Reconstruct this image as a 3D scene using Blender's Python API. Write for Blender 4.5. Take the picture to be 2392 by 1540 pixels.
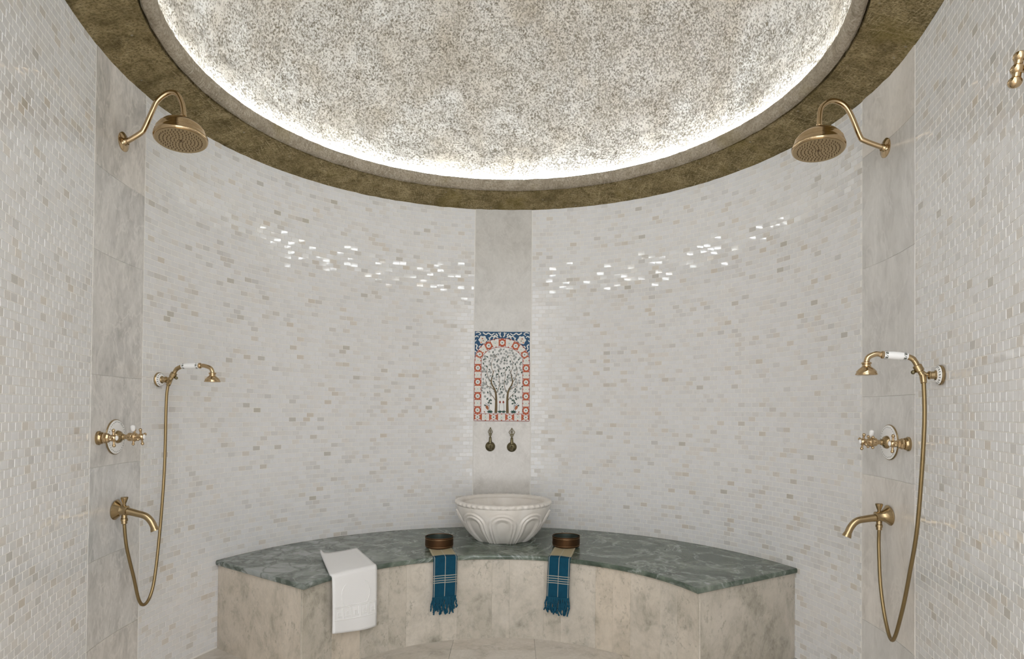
import bpy, bmesh, math, random
import numpy as np
from mathutils import Vector, Matrix

random.seed(7); rng = np.random.default_rng(11)
for o in list(bpy.data.objects): bpy.data.objects.remove(o)
SC = bpy.context.scene
COL = SC.collection
PI = math.pi

# ------------------------------------------------------------------ camera, world, exposure
R = 1.63                       # radius of the round bath
ZC = 1.275                     # camera height
F, CX, CY = 1461.2, 1191.7, 942.9
PITCH, YAW, ROLL = .0136, -.0051, .0085
CAM = np.array([.032*R, -1.6991*R, ZC])

def axes():
    cy, sy = math.cos(YAW), math.sin(YAW); cp, sp = math.cos(PITCH), math.sin(PITCH); cr, sr = math.cos(ROLL), math.sin(ROLL)
    x = np.array([cy, -sy, 0.]); f0 = np.array([sy, cy, 0.]); z = np.array([0, 0, 1.])
    fwd = cp*f0 + sp*z; up = -sp*f0 + cp*z
    return cr*x + sr*up, -sr*x + cr*up, fwd
CR, CU, CF = axes()
def ray(u, v): return CF + CR*(u-CX)/F - CU*(v-CY)/F
def proj(P):
    d = np.asarray(P) - CAM; w = d@CF
    return CX + F*(d@CR)/w, CY - F*(d@CU)/w

cam = bpy.data.cameras.new('camera'); camo = bpy.data.objects.new('camera', cam); COL.objects.link(camo)
cam.sensor_width = 36; cam.lens = 36*F/2392; cam.shift_x = (1196-CX)/2392; cam.shift_y = (CY-770)/2392
cam.clip_start = .05; cam.clip_end = 50
m = Matrix.Identity(4)
for i in range(3): m[i][0], m[i][1], m[i][2], m[i][3] = CR[i], CU[i], -CF[i], CAM[i]
camo.matrix_world = m
SC.camera = camo

W = bpy.data.worlds.new('world'); SC.world = W; W.use_nodes = True
bg = W.node_tree.nodes['Background']; bg.inputs[0].default_value = (.99, 1.0, 1.025, 1); bg.inputs[1].default_value = 2.75
vs = SC.view_settings; vs.view_transform = 'Standard'; vs.look = 'None'; vs.exposure = 0.25; vs.gamma = 1; vs.use_curve_mapping = False
LED_STRENGTH = 66

# ------------------------------------------------------------------ node helpers
class NT:
    def __init__(s, name):
        s.m = bpy.data.materials.new(name); s.m.use_nodes = True; s.t = s.m.node_tree
        s.b = s.t.nodes['Principled BSDF']; s.out = s.t.nodes['Material Output']
    def n(s, typ, inp=None, **kw):
        nd = s.t.nodes.new('ShaderNode'+typ)
        for k, v in kw.items(): setattr(nd, k, v)
        for k, v in (inp or {}).items(): s.set(nd.inputs[k], v)
        return nd
    def set(s, sock, v):
        if isinstance(v, bpy.types.NodeSocket): s.t.links.new(v, sock)
        elif isinstance(v, bpy.types.Node): s.t.links.new(v.outputs[0], sock)
        else:
            if isinstance(v, (tuple, list)) and len(v) == 3 and sock.type == 'RGBA': v = (*v, 1)
            sock.default_value = v
    def math(s, op, a, b=0., c=0.): return s.n('Math', {0: a, 1: b, 2: c}, operation=op).outputs[0]
    def noise(s, vec, scale, detail=4, rough=.55, dist=0., w=None):
        i = {'Vector': vec, 'Scale': scale, 'Detail': detail, 'Roughness': rough, 'Distortion': dist}
        kw = {}
        if w is not None: kw['noise_dimensions'] = '4D'
        nd = s.n('TexNoise', None, **kw)
        if w is not None: i['W'] = w
        for k, v in i.items(): s.set(nd.inputs[k], v)
        return nd.outputs[0]
    def ramp(s, fac, stops, interp='LINEAR'):
        nd = s.n('ValToRGB', {0: fac}); cr = nd.color_ramp; cr.interpolation = interp
        while len(cr.elements) < len(stops): cr.elements.new(.5)
        for e, (p, c) in zip(cr.elements, stops):
            e.position = p; e.color = (*c, 1) if not isinstance(c, (int, float)) else (c, c, c, 1)
        return nd.outputs[0]
    def mix(s, fac, a, b, mode='MIX'):
        nd = s.n('Mix', None, data_type='RGBA', blend_type=mode)
        s.set(nd.inputs[0], fac); s.set(nd.inputs[6], a); s.set(nd.inputs[7], b)
        return nd.outputs[2]
    def pos(s): return s.n('NewGeometry').outputs['Position']
    def obj(s): return s.n('TexCoord').outputs['Object']
    def uv(s): return s.n('TexCoord').outputs['UV']
    def mapv(s, vec, scale=(1, 1, 1), loc=(0, 0, 0), rot=(0, 0, 0)):
        return s.n('Mapping', {'Vector': vec, 'Scale': scale, 'Location': loc, 'Rotation': rot}).outputs[0]
    def bump(s, h, strength=.3, dist=.005):
        nd = s.n('Bump', {'Strength': strength, 'Distance': dist, 'Height': h}); s.t.links.new(nd.outputs[0], s.b.inputs['Normal']); return nd
    def done(s, col=None, rough=.5, metal=0., spec=.5, **kw):
        if col is not None: s.set(s.b.inputs['Base Color'], col)
        s.set(s.b.inputs['Roughness'], rough); s.set(s.b.inputs['Metallic'], metal); s.set(s.b.inputs['Specular IOR Level'], spec)
        for k, v in kw.items(): s.set(s.b.inputs[k.replace('_', ' ')], v)
        return s.m

def plain(name, col, rough=.5, metal=0., spec=.5, **kw): return NT(name).done(col, rough, metal, spec, **kw)

def tile_mat(single):
    t = NT('mosaic_marble_single' if single else 'mosaic_marble')
    r = t.n('ObjectInfo').outputs['Random'] if single else t.n('Attribute', attribute_name='rnd').outputs['Fac']
    col = t.ramp(r, [(0, (0.790, 0.786, 0.783)), (.36, (0.770, 0.766, 0.762)), (.54, (0.745, 0.741, 0.733)), (.66, (0.785, 0.768, 0.744)),
                     (.80, (0.715, 0.708, 0.698)), (.875, (0.755, 0.721, 0.675)), (.92, (0.672, 0.663, 0.651)), (.95, (0.700, 0.650, 0.582)),
                     (.974, (0.625, 0.615, 0.599)), (.988, (0.655, 0.595, 0.515)), (.995, (0.560, 0.544, 0.515)), (1, (0.520, 0.484, 0.412))])
    rr = t.math('MULTIPLY', r, 931.)
    p = t.pos()
    v1 = t.noise(p, 38., 3, .6, .6, w=rr)
    veins = t.ramp(v1, [(.30, 0.), (.62, 0.), (.73, 1.)])
    soft = t.noise(p, 20., 2, .5, 0., w=rr)
    col = t.mix(t.math('MULTIPLY', veins, .33), col, (.50, .48, .44))
    col = t.mix(t.ramp(soft, [(.35, .0), (.75, .22)]), col, (.66, .64, .60))
    return t.done(col, .045, 0, .5)
M = {}
M['tile'] = tile_mat(False); M['tile1'] = tile_mat(True)
M['grout'] = plain('cream_grout', (.815, .795, .755), .8, spec=.2)

def marble(name, base, mid, dark, sc=3., seed=0., rough=.16, stretch=(1, 1, 1), k=1., grain=.25, kv=.35, spots=0.):
    t = NT(name)
    ri = t.n('ObjectInfo').outputs['Random']
    w = t.math('MULTIPLY_ADD', ri, 57., seed)
    p = t.mapv(t.pos(), stretch)
    a = t.noise(p, sc, 6, .62, .9, w=w)
    b = t.noise(p, sc*4.2, 5, .65, .4, w=w)
    c = t.noise(p, sc*14, 3, .6, .2, w=w)
    big = t.ramp(a, [(.38, 0.), (.50, .40), (.60, 1.)])
    fl = t.ramp(b, [(.45, 0.), (.72, 1.)])
    col = t.mix(t.math('MULTIPLY', big, .8*k), base, mid)
    col = t.mix(t.math('MULTIPLY', t.math('MULTIPLY', big, fl), .9*k), col, dark)
    col = t.mix(t.math('MULTIPLY', t.ramp(c, [(.48, 0.), (.75, 1.)]), grain), col, mid)
    vein = t.math('ABSOLUTE', t.math('SUBTRACT', t.noise(p, sc*1.3, 4, .6, 1.2, w=t.math('ADD', w, 9.)), .5))
    col = t.mix(t.math('MULTIPLY', t.ramp(vein, [(0., 1.), (.028, 0.)]), kv), col, t.mix(.5, base, (.9, .88, .85)))
    if spots:
        d = t.noise(p, 46., 4, .7, .5, w=w); msk = t.ramp(t.noise(p, 7., 2, .5, 0., w=w), [(.42, 0.), (.60, 1.)])
        col = t.mix(t.math('MULTIPLY', t.math('MULTIPLY', t.ramp(d, [(.53, 0.), (.64, 1.)]), msk), spots), col, dark)
    tint = t.ramp(ri, [(0, (.89, .885, .87)), (.5, (1, 1, 1)), (1, (1.04, 1.0, .955))])
    col = t.mix(1., col, tint, 'MULTIPLY')
    return t.done(col, rough, 0, .45)
M['strip'] = marble('grey_white_marble', (.735, .725, .705), (.565, .56, .545), (.40, .395, .38), 5.5, 3., .18, (1, 1, .5), 1.2, .75, .5, .35)
M['stripc'] = marble('warm_grey_marble', (.70, .68, .645), (.60, .58, .545), (.46, .44, .405), 5.0, 21., .18, (1, 1, .8), .75, .6, .3, .2)
M['stripr'] = marble('pale_grey_marble', (.755, .74, .715), (.655, .64, .615), (.50, .485, .46), 4.6, 8., .18, (1, 1, .5), .85, .5, .45, .25)
M['beige'] = marble('beige_grey_marble', (.645, .588, .505), (.50, .458, .385), (.265, .25, .20), 3.6, 11., .22, (1, 1, .75), 1.1, .6, .10, .55)
M['floor'] = marble('pale_floor_marble', (.68, .63, .56), (.56, .51, .44), (.38, .35, .30), 4., 4., .2, (1, 1, 1), .9, .4, .3, .3)

t = NT('green_marble'); p = t.pos()
a = t.noise(p, 5., 6, .65, 1.2); b = t.noise(p, 19., 5, .7, .8); c = t.noise(p, 2.2, 4, .6, 1.6)
col = t.ramp(a, [(.34, (.040, .058, .040)), (.47, (.085, .115, .086)), (.58, (.155, .190, .150)), (.70, (.26, .29, .245))])
col = t.mix(t.ramp(b, [(.42, .0), (.70, .5)]), col, (.06, .078, .062))
vn = t.math('ABSOLUTE', t.math('SUBTRACT', c, .5))
col = t.mix(t.math('MULTIPLY', t.ramp(vn, [(0., 1.), (.018, .3), (.04, 0.)]), t.ramp(b, [(.35, .1), (.6, .8)])), col, (.43, .47, .44))
# paler grey cloud at the towel end of the slab
px = t.n('SeparateXYZ', {0: p}).outputs
gl = t.n('MapRange', {0: px['X'], 1: -.55, 2: -1.1, 3: 0., 4: 1.}).outputs[0]
wp = t.mix(.12, p, t.n('TexNoise', {'Vector': p, 'Scale': 6.}).outputs[1])
ve = t.n('TexVoronoi', {'Vector': wp, 'Scale': 8.5}, feature='DISTANCE_TO_EDGE').outputs['Distance']
col = t.mix(t.math('MULTIPLY', gl, t.ramp(a, [(.40, .1), (.60, .85)])), col, (.36, .38, .37))
col = t.mix(t.math('MULTIPLY', t.math('ADD', gl, .35), t.ramp(ve, [(0., .55), (.03, .2), (.08, 0.)])), col, (.045, .06, .042))
M['green'] = t.done(col, .24, 0, .4)

t = NT('carved_white_marble'); p = t.obj()
a = t.noise(p, 7., 5, .6, .7)
M['basin'] = t.done(t.ramp(a, [(.3, (.80, .765, .715)), (.6, (.735, .69, .63)), (.8, (.62, .585, .53))]), .28, 0, .4, Subsurface_Weight=0.)

def stone(name, c0, c1, c2, bs=.8):
    t = NT(name); p = t.pos()
    a = t.noise(p, 11., 6, .7, .3); big = t.noise(p, 2.0, 3, .6)
    s1 = t.noise(t.mapv(p, (150, 14, 40), rot=(0, 0, .3)), 1., 3, .6, .5)
    s2 = t.noise(t.mapv(p, (14, 150, 40), rot=(0, 0, .2)), 1., 3, .6, .5)
    sc_ = t.math('MAXIMUM', s1, s2)
    msk = t.ramp(t.noise(p, 3.1, 2), [(.38, .15), (.58, 1.)])
    fine = t.noise(p, 105., 3, .7)
    vo = t.n('TexVoronoi', {'Vector': p, 'Scale': 21., 'Randomness': 1.})
    fl = t.ramp(vo.outputs['Distance'], [(.0, 1.), (.10, .75), (.15, 0.)])
    col = t.ramp(a, [(.28, c0), (.52, c1), (.75, c2)])
    col = t.mix(t.math('MULTIPLY', t.ramp(sc_, [(.54, 0.), (.66, .95)]), msk), col, c2)
    col = t.mix(t.ramp(fine, [(.46, 0.), (.66, .8)]), col, c0)
    col = t.mix(t.math('MULTIPLY', fl, t.ramp(t.noise(p, 9., 1), [(.56, 0.), (.6, .8)])), col, (.36, .33, .27))
    # olive-ochre mineral stain patches
    col = t.mix(t.ramp(big, [(.55, 0.), (.72, .6)]), col, (.22, .17, .04))
    h = t.math('ADD', t.math('MULTIPLY', sc_, .8), t.math('ADD', fine, t.math('MULTIPLY', a, .8)))
    t.bump(h, bs, .006)
    return t.done(col, .85, 0, .10)
M['stone'] = stone('olive_chiselled_stone', (.095, .072, .030), (.285, .222, .110), (.50, .405, .235))
M['lip'] = stone('tan_painted_lit_stone', (.20, .165, .115), (.34, .29, .22), (.46, .40, .32), .5)  # ring stone in a paler tan, with the light on the lip painted in

t = NT('rough_hewn_plaster'); p = t.pos()
n1 = t.noise(p, 92., 3, .60, .3); n2 = t.noise(p, 24., 4, .65); big = t.noise(p, 2.4, 4, .65, .6); n3 = t.noise(p, 230., 2, .6)
wear = t.ramp(t.noise(p, 5.0, 4, .6, .4), [(.55, 0.), (.68, 1.)])
dens = t.math('ADD', n1, t.math('ADD', t.math('MULTIPLY', t.math('SUBTRACT', n2, .5), .30), t.math('MULTIPLY', wear, .08)))
sp = t.ramp(dens, [(.37, 0.), (.455, .52), (.56, 1.)])
base = t.ramp(big, [(.32, (.70, .675, .635)), (.50, (.61, .565, .505)), (.68, (.52, .46, .38))])
base = t.mix(t.ramp(n3, [(.45, 0.), (.70, .35)]), base, (.50, .455, .39))
dk = t.ramp(t.noise(p, 14., 3), [(.35, (.19, .162, .12)), (.65, (.32, .285, .23))])  # pit colour: partly dirt, partly painted shadow of the grazing light
col = t.mix(sp, dk, base)
t.bump(t.math('ADD', sp, t.math('ADD', t.math('MULTIPLY', n2, .8), t.math('MULTIPLY', n3, .25))), .7, .010)
M['dome'] = t.done(col, .9, 0, .15)

def brassm(name, c, rough, k=.12):
    t = NT(name); p = t.obj(); a = t.noise(p, 22., 3, .6)
    return t.done(t.mix(t.ramp(a, [(.3, 0.), (.7, k)]), c, tuple(x*.6 for x in c)), rough, 1., .5)
M['brass'] = brassm('polished_brass', (.57, .425, .255), .12)
M['brassd'] = brassm('aged_brass', (.43, .322, .18), .20)
M['hose'] = brassm('ribbed_brass_hose', (.32, .235, .118), .34)
M['nozzle'] = plain('dark_nozzle_rubber', (.12, .075, .035), .6)
M['bronze'] = brassm('antique_bronze', (.215, .185, .105), .36, .6)
M['copper'] = brassm('aged_copper', (.17, .092, .048), .5, .6)
M['copperl'] = brassm('bright_copper_line', (.50, .33, .19), .35)
M['patina'] = plain('green_grey_patina', (.075, .095, .082), .45, .6)
M['porc'] = plain('white_porcelain', (.90, .895, .88), .08)
M['inkg'] = plain('grey_green_glaze_paint', (.13, .14, .12), .2)
t = NT('white_terry'); a = t.noise(t.pos(), 700., 2, .6); t.bump(a, .5, .003)
M['towel'] = t.done((.86, .85, .835), .95, 0, .1, Sheen_Weight=.3)
M['towelr'] = plain('white_terry_relief', (.83, .82, .80), .95, spec=.1)
M['fringe'] = plain('teal_fringe_yarn', (.012, .070, .115), .9, spec=.1)
t = NT('teal_checked_cotton'); uv = t.n('SeparateXYZ', {0: t.uv()}).outputs
def line(t, x, c, w): return t.math('COMPARE', x, c, w)
acc = None
for c in (.045, .50, .955):
    l = line(t, uv['X'], c, .013); acc = l if acc is None else t.math('MAXIMUM', acc, l)
for c in (.155, .168, .181, .193):
    acc = t.math('MAXIMUM', acc, line(t, uv['Y'], c, .0022))
acc = t.math('MAXIMUM', acc, line(t, uv['Y'], .0145, .0022))
tan = line(t, uv['Y'], -.10, .112)
blue = t.mix(t.ramp(t.noise(t.pos(), 40., 2), [(.4, 0.), (.7, .5)]), (.008, .062, .108), (.007, .048, .086))
col = t.mix(tan, blue, (.40, .345, .225)); col = t.mix(t.math('MULTIPLY', acc, .75), col, (.47, .45, .36))
t.bump(t.noise(t.pos(), 600., 2), .3, .001)
M['pesh'] = t.done(col, .9, 0, .1)
t = NT('led_white'); t.set(t.b.inputs['Emission Color'], (.87, .945, 1., 1)); t.set(t.b.inputs['Emission Strength'], LED_STRENGTH); M['led'] = t.done((.9, .9, .9), .5)
M['panelw'] = plain('white_tile_glaze', (.74, .72, .68), .10)
PAINT = dict(red=(.47, .085, .03), dred=(.27, .04, .02), org=(.66, .25, .12), blue=(.022, .085, .175), white=(.76, .75, .71), cream=(.74, .70, .62),
             dgrn=(.018, .065, .045), leaf=(.085, .12, .10), sage=(.27, .285, .265), pale=(.50, .50, .485), brown=(.15, .10, .04), rust=(.38, .13, .05), mint=(.38, .52, .44))
for k, c in PAINT.items(): M['pt_'+k] = plain('glaze_paint_'+k, c, .35, spec=.15)

# ------------------------------------------------------------------ mesh helpers
class MB:
    def __init__(s): s.v = []; s.f = []; s.uv = None
    def add(s, v, f):
        o = len(s.v); s.v += [tuple(map(float, x)) for x in v]; s.f += [tuple(i+o for i in q) for q in f]; return s
    def box(s, c, d, M_=None):
        x, y, z = (a/2 for a in d); q = []
        for i in (-1, 1):
            for j in (-1, 1):
                for k in (-1, 1): q.append(Vector((i*x, j*y, k*z)))
        if M_: q = [M_ @ a for a in q]
        q = [a+Vector(c) for a in q]
        return s.add(q, [(0, 1, 3, 2), (4, 6, 7, 5), (0, 4, 5, 1), (2, 3, 7, 6), (0, 2, 6, 4), (1, 5, 7, 3)])
    def rings(s, rs, closed=False, capa=True, capb=True):
        n = len(rs[0]); v = [p for r in rs for p in r]; f = []
        K = len(rs)
        for i in range(K if closed else K-1):
            a, b = i*n, ((i+1) % K)*n
            for j in range(n): f.append((a+j, a+(j+1) % n, b+(j+1) % n, b+j))
        if not closed:
            if capa: f.append(tuple(reversed(range(n))))
            if capb: f.append(tuple(range((K-1)*n, K*n)))
        return s.add(v, f)
    def tube(s, pts, rad, seg=16, caps=True):
        pts = [Vector(p) for p in pts]; n = len(pts)
        rad = rad if isinstance(rad, (list, tuple)) else [rad]*n
        T = [(pts[min(i+1, n-1)]-pts[max(i-1, 0)]).normalized() for i in range(n)]
        u = T[0].orthogonal().normalized(); rs = []
        for i in range(n):
            u = (u - T[i]*u.dot(T[i])).normalized(); w = T[i].cross(u)
            rs.append([pts[i]+(u*math.cos(2*PI*j/seg)+w*math.sin(2*PI*j/seg))*rad[i] for j in range(seg)])
        return s.rings(rs, capa=caps, capb=caps)
    def lathe(s, prof, o=(0, 0, 0), ax=(0, 0, 1), seg=32, caps=True):
        """prof: (radius, height along ax)"""
        ax = Vector(ax).normalized(); u = ax.orthogonal().normalized(); w = ax.cross(u); o = Vector(o)
        rs = [[o+ax*h+(u*math.cos(2*PI*j/seg)+w*math.sin(2*PI*j/seg))*max(r, 1e-5) for j in range(seg)] for r, h in prof]
        return s.rings(rs, capa=caps, capb=caps)
    def ball(s, c, r, seg=14, sq=(1, 1, 1)):
        n = seg//2; rs = []
        for i in range(n+1):
            a = PI*i/n; rs.append([(c[0]+sq[0]*r*max(math.sin(a), 1e-4)*math.cos(2*PI*j/seg), c[1]+sq[1]*r*max(math.sin(a), 1e-4)*math.sin(2*PI*j/seg), c[2]-sq[2]*r*math.cos(a)) for j in range(seg)])
        return s.rings(rs)
    def grid(s, P):          # P: [rows][cols] points
        n, m_ = len(P), len(P[0])
        return s.add([q for r in P for q in r], [(i*m_+j, i*m_+j+1, (i+1)*m_+j+1, (i+1)*m_+j) for i in range(n-1) for j in range(m_-1)])
    def obj(s, name, mat, parent=None, smooth=35, loc=None, rz=0.):
        me = bpy.data.meshes.new(name); me.from_pydata(s.v, [], s.f); me.validate(); me.update()
        if smooth:
            me.polygons.foreach_set('use_smooth', [True]*len(me.polygons)); me.set_sharp_from_angle(angle=math.radians(smooth))
        bm = bmesh.new(); bm.from_mesh(me); bmesh.ops.recalc_face_normals(bm, faces=bm.faces); bm.to_mesh(me); bm.free()
        me.materials.append(mat)
        return link(name, me, parent, loc, rz)
def link(name, me, parent=None, loc=None, rz=0.):
    o = bpy.data.objects.new(name, me); COL.objects.link(o)
    if parent is not None: o.parent = parent
    if loc is not None: o.location = loc
    if rz: o.rotation_euler = (0, 0, rz)
    return o
def tag(o, label=None, cat=None, group=None, kind=None):
    for k, v in (('label', label), ('category', cat), ('group', group), ('kind', kind)):
        if v: o[k] = v
    return o
def thing(name, label, cat, loc=(0, 0, 0), rz=0., group=None): return tag(link(name, None, None, loc, rz), label, cat, group)
def smoothpath(pts, n=8):
    """Catmull-Rom through points"""
    P = [np.array(p, float) for p in pts]; P = [2*P[0]-P[1]]+P+[2*P[-1]-P[-2]]; out = []
    for i in range(1, len(P)-2):
        for k in range(n):
            t_ = k/n; a, b, c, d = P[i-1:i+3]
            out.append(.5*((2*b)+(c-a)*t_+(2*a-5*b+4*c-d)*t_**2+(3*b-a-3*c+d)*t_**3))
    out.append(P[-2]); return [tuple(q) for q in out]

# ------------------------------------------------------------------ plan of the room: round, then flatter walls towards the entrance
TH0 = math.radians(102.8); S0 = R*TH0; R2 = 5.0; SMAX = S0+1.35
ZT = ZC+.875*R+.004            # underside of the stone ring
def wall(s, off=0.):
    """plan point at signed arc length s, off metres in from the wall; returns x, y, heading"""
    a = abs(s); sg = 1 if s >= 0 else -1
    if a <= S0: th = a/R; x, y = R*math.sin(th), R*math.cos(th)
    else:
        th = TH0+(a-S0)/R2; cx_, cy_ = (R-R2)*math.sin(TH0), (R-R2)*math.cos(TH0)
        x, y = cx_+R2*math.sin(th), cy_+R2*math.cos(th)
    x -= off*math.sin(th); y -= off*math.cos(th)
    return sg*x, y, sg*th
_S = np.linspace(-SMAX, SMAX, 6001); _XY = np.array([wall(s)[:2] for s in _S])
def onwall(u, v):
    """pixel -> (s, z) on the wall"""
    d = ray(u, v); q = _XY-CAM[:2]
    cr = q[:, 0]*d[1]-q[:, 1]*d[0]; al = q@d[:2]
    i = np.where((cr[:-1]*cr[1:] <= 0) & (al[:-1] > 0))[0]
    i = i[np.argmax(al[i])]; f = cr[i]/(cr[i]-cr[i+1]); s = _S[i]+f*(_S[i+1]-_S[i])
    P = np.array(wall(s)[:2]); t_ = (P-CAM[:2])@d[:2]/(d[:2]@d[:2])
    return s, ZC+t_*d[2]
def mount(s, off=.0015):
    """location + z rotation of a fixture on the wall: local +Y into the room, +Z up"""
    x, y, th = wall(s, off); return (x, y), PI-th
def radial(s, u, v, x0=0.):
    """pixel -> (depth from wall, z) in the upright plane square to the wall at s"""
    x, y, th = wall(s); X = np.array([-math.cos(th), math.sin(th), 0]); Y = np.array([-math.sin(th), -math.cos(th), 0]); O = np.array([x, y, 0.])
    d = ray(u, v); t_ = (x0-(CAM-O)@X)/(d@X); P = CAM+t_*d
    return float((P-O)@Y), float(P[2])
def onz(u, v, z):
    d = ray(u, v); return CAM+d*(z-ZC)/d[2]

# ------------------------------------------------------------------ walls with mosaic
ZB = .47                                        # bench top
ST = [(-1.7851*R, -1.5412*R), (-.1394*R, .1067*R), (1.5318*R, 1.8024*R)]     # marble strips
SEGS = [('wall_left', -SMAX, ST[0][0]), ('wall_back_left', ST[0][1], ST[1][0]), ('wall_back_right', ST[1][1], ST[2][0]), ('wall_right', ST[2][1], SMAX)]
TW, THh, GAP = .0480, .0272, .0024
SB = R*math.radians(68.5)                       # bench hides the wall inside this
def tile_box(w, h, t0=-.001, t1=.0014, c=.0007):
    a, b = w/2, h/2
    v = [(-a, t0, -b), (a, t0, -b), (a, t0, b), (-a, t0, b), (-a+c, t1, -b+c), (a-c, t1, -b+c), (a-c, t1, b-c), (-a+c, t1, b-c)]
    return v, [(4, 5, 6, 7), (0, 1, 5, 4), (1, 2, 6, 5), (2, 3, 7, 6), (3, 0, 4, 7)]
tm = bpy.data.meshes.new('tile'); tm.from_pydata(*[tile_box(TW-GAP, THh-GAP)[0], [], tile_box(TW-GAP, THh-GAP)[1]]); tm.materials.append(M['tile1'])
tmn = bpy.data.meshes.new('tile'); tmn.from_pydata(tile_box(TW-GAP, THh-GAP, -.001, .0008, .0006)[0], [], tile_box(TW-GAP, THh-GAP)[1]); tmn.materials.append(M['tile1'])
for name, s0, s1 in SEGS:
    near = name in ('wall_left', 'wall_right'); sig = .010 if near else .019
    n = max(8, int((s1-s0)/.03)); g = MB(); rows = []
    for off in (0., -.14):
        rows.append([(*wall(s0+(s1-s0)*i/n, off)[:2], 0.) for i in range(n+1)])
    a, b = rows; lo = a+b[::-1]; hi = [(x, y, ZT+.35) for x, y, z in lo]
    g.rings([lo, hi])
    wo = g.obj(name, M['grout'], smooth=20); tag(wo, kind='structure')
    wo['label'] = {'wall_left': 'white marble mosaic wall beside the left shower strip', 'wall_back_left': 'curved white marble mosaic wall behind the folded white towel',
                   'wall_back_right': 'curved white marble mosaic wall right of the painted tile panel', 'wall_right': 'white marble mosaic wall beside the right shower strip'}[name]
    tiles = []
    nrow = int(ZT/THh)+1
    for r in range(nrow):
        z = ZT-.004-(r+.5)*THh
        if z < .016: break
        st = s0+.004; k = 0
        first = TW/2 if r % 2 else TW
        while st < s1-.008:
            w = min(first if k == 0 else TW, s1-.003-st)
            sc_ = st+w/2; st += w; k += 1
            if z < ZB-.035 and abs(sc_) < SB: continue
            if w < .012: continue
            tiles.append((sc_, z, w))
    # the 300 that show largest are single pieces
    def size(t_):
        x, y, th = wall(t_[0]); u, v = proj((x, y, t_[1]))
        if not (0 <= u < 2392 and 0 <= v < 1540) or t_[2] < TW-.001: return -1
        d = math.hypot(x-CAM[0], y-CAM[1]); dx, dy = (CAM[0]-x)/d, (CAM[1]-y)/d
        return max(0, dx*-math.sin(th)+dy*-math.cos(th))/d**2
    order = sorted(range(len(tiles)), key=lambda i: -size(tiles[i])); single = set(order[:300])
    V, Fc, rn = [], [], []
    for i, (sc_, z, w) in enumerate(tiles):
        x, y, th = wall(sc_); ta, tb = np.clip(rng.normal(0, sig, 2), -1.9*sig, 1.9*sig)
        if i in single:
            o = link('tile', tmn if near else tm, wo); o.location = (x, y, z); o.rotation_euler = (ta, 0, PI-th+tb); continue
        v, f = tile_box(w-GAP, THh-GAP, -.001, .0008 if near else .0014, .0006); b0 = len(V); ct, s_ = math.cos(PI-th), math.sin(PI-th)
        for (a_, b_, c_) in v:
            b2 = b_+a_*tb*1.0-c_*ta
            V.append((x+ct*a_-s_*b2, y+s_*a_+ct*b2, z+c_))
        Fc += [tuple(q+b0 for q in e) for e in f]; rn += [rng.random()]*5
    me = bpy.data.meshes.new('mosaic_tiles'); me.from_pydata(V, [], Fc); me.materials.append(M['tile'])
    at = me.attributes.new('rnd', 'FLOAT', 'FACE'); at.data.foreach_set('value', rn)
    tag(link('mosaic_tiles', me, wo), kind='stuff')

# plain rendered walls of the entrance, where the photographer stands
M['render'] = plain('white_lime_render', (.78, .765, .735), .85, spec=.2)
xe, ye, _ = wall(SMAX)
for nm, sg in (('wall_front_left', -1), ('wall_front_right', 1)):
    o = MB().box((sg*(xe+.07), (ye-3.7)/2-.0, (ZT+.35)/2), (.14, ye+3.7, ZT+.35)).obj(nm, M['render'], smooth=0)
    tag(o, 'plain white rendered wall of the entrance', kind='structure')
def curved_slab(s0, s1, z0, z1, off0, off1, n=6, ins=.0012):
    g = MB(); s0 += ins; s1 -= ins; z0 += ins; z1 -= ins
    fr = [wall(s0+(s1-s0)*i/n, off1)[:2] for i in range(n+1)]; bk = [wall(s0+(s1-s0)*i/n, off0)[:2] for i in range(n+1)]
    lp = fr+bk[::-1]
    return g.rings([[(x, y, z0) for x, y in lp], [(x, y, z1) for x, y in lp]])
def zpx(u, v): return onwall(u, v)[1]
PZ1, PZ0 = zpx(1172, 775), zpx(1172, 985)       # painted panel
STZ = [[0, .33, zpx(265, 1290), zpx(265, 1085), zpx(265, 880), zpx(270, 606), zpx(275, 421), ZT+.02],
       [ZB-.03, PZ0, PZ1, ZT+.02],
       [0, .36, zpx(2085, 1120), zpx(2085, 925), zpx(2085, 600), zpx(2070, 330), ZT+.02]]
for i, ((s0, s1), zz) in enumerate(zip(ST, STZ)):
    back = MB(); n = 8
    lp = [wall(s0+(s1-s0)*j/n, 0.)[:2] for j in range(n+1)]+[wall(s1-(s1-s0)*j/n, -.14)[:2] for j in range(n+1)]
    back.rings([[(x, y, 0) for x, y in lp], [(x, y, ZT+.35) for x, y in lp]])
    tr = back.obj(f'trim_{i+1}', M['grout'], smooth=20); tag(tr, kind='structure')
    tr['label'] = ['tall grey marble strip behind the left shower fittings', 'pale marble strip above the carved basin', 'tall grey marble strip behind the right shower fittings'][i]
    for a, b in zip(zz, zz[1:]):
        if i == 1 and abs(a-PZ0) < 1e-6: continue
        curved_slab(s0+.001, s1-.001, a, b, -.01, .0022).obj('marble_slab', M[('strip', 'stripc', 'stripr')[i]], tr, smooth=20)

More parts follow.
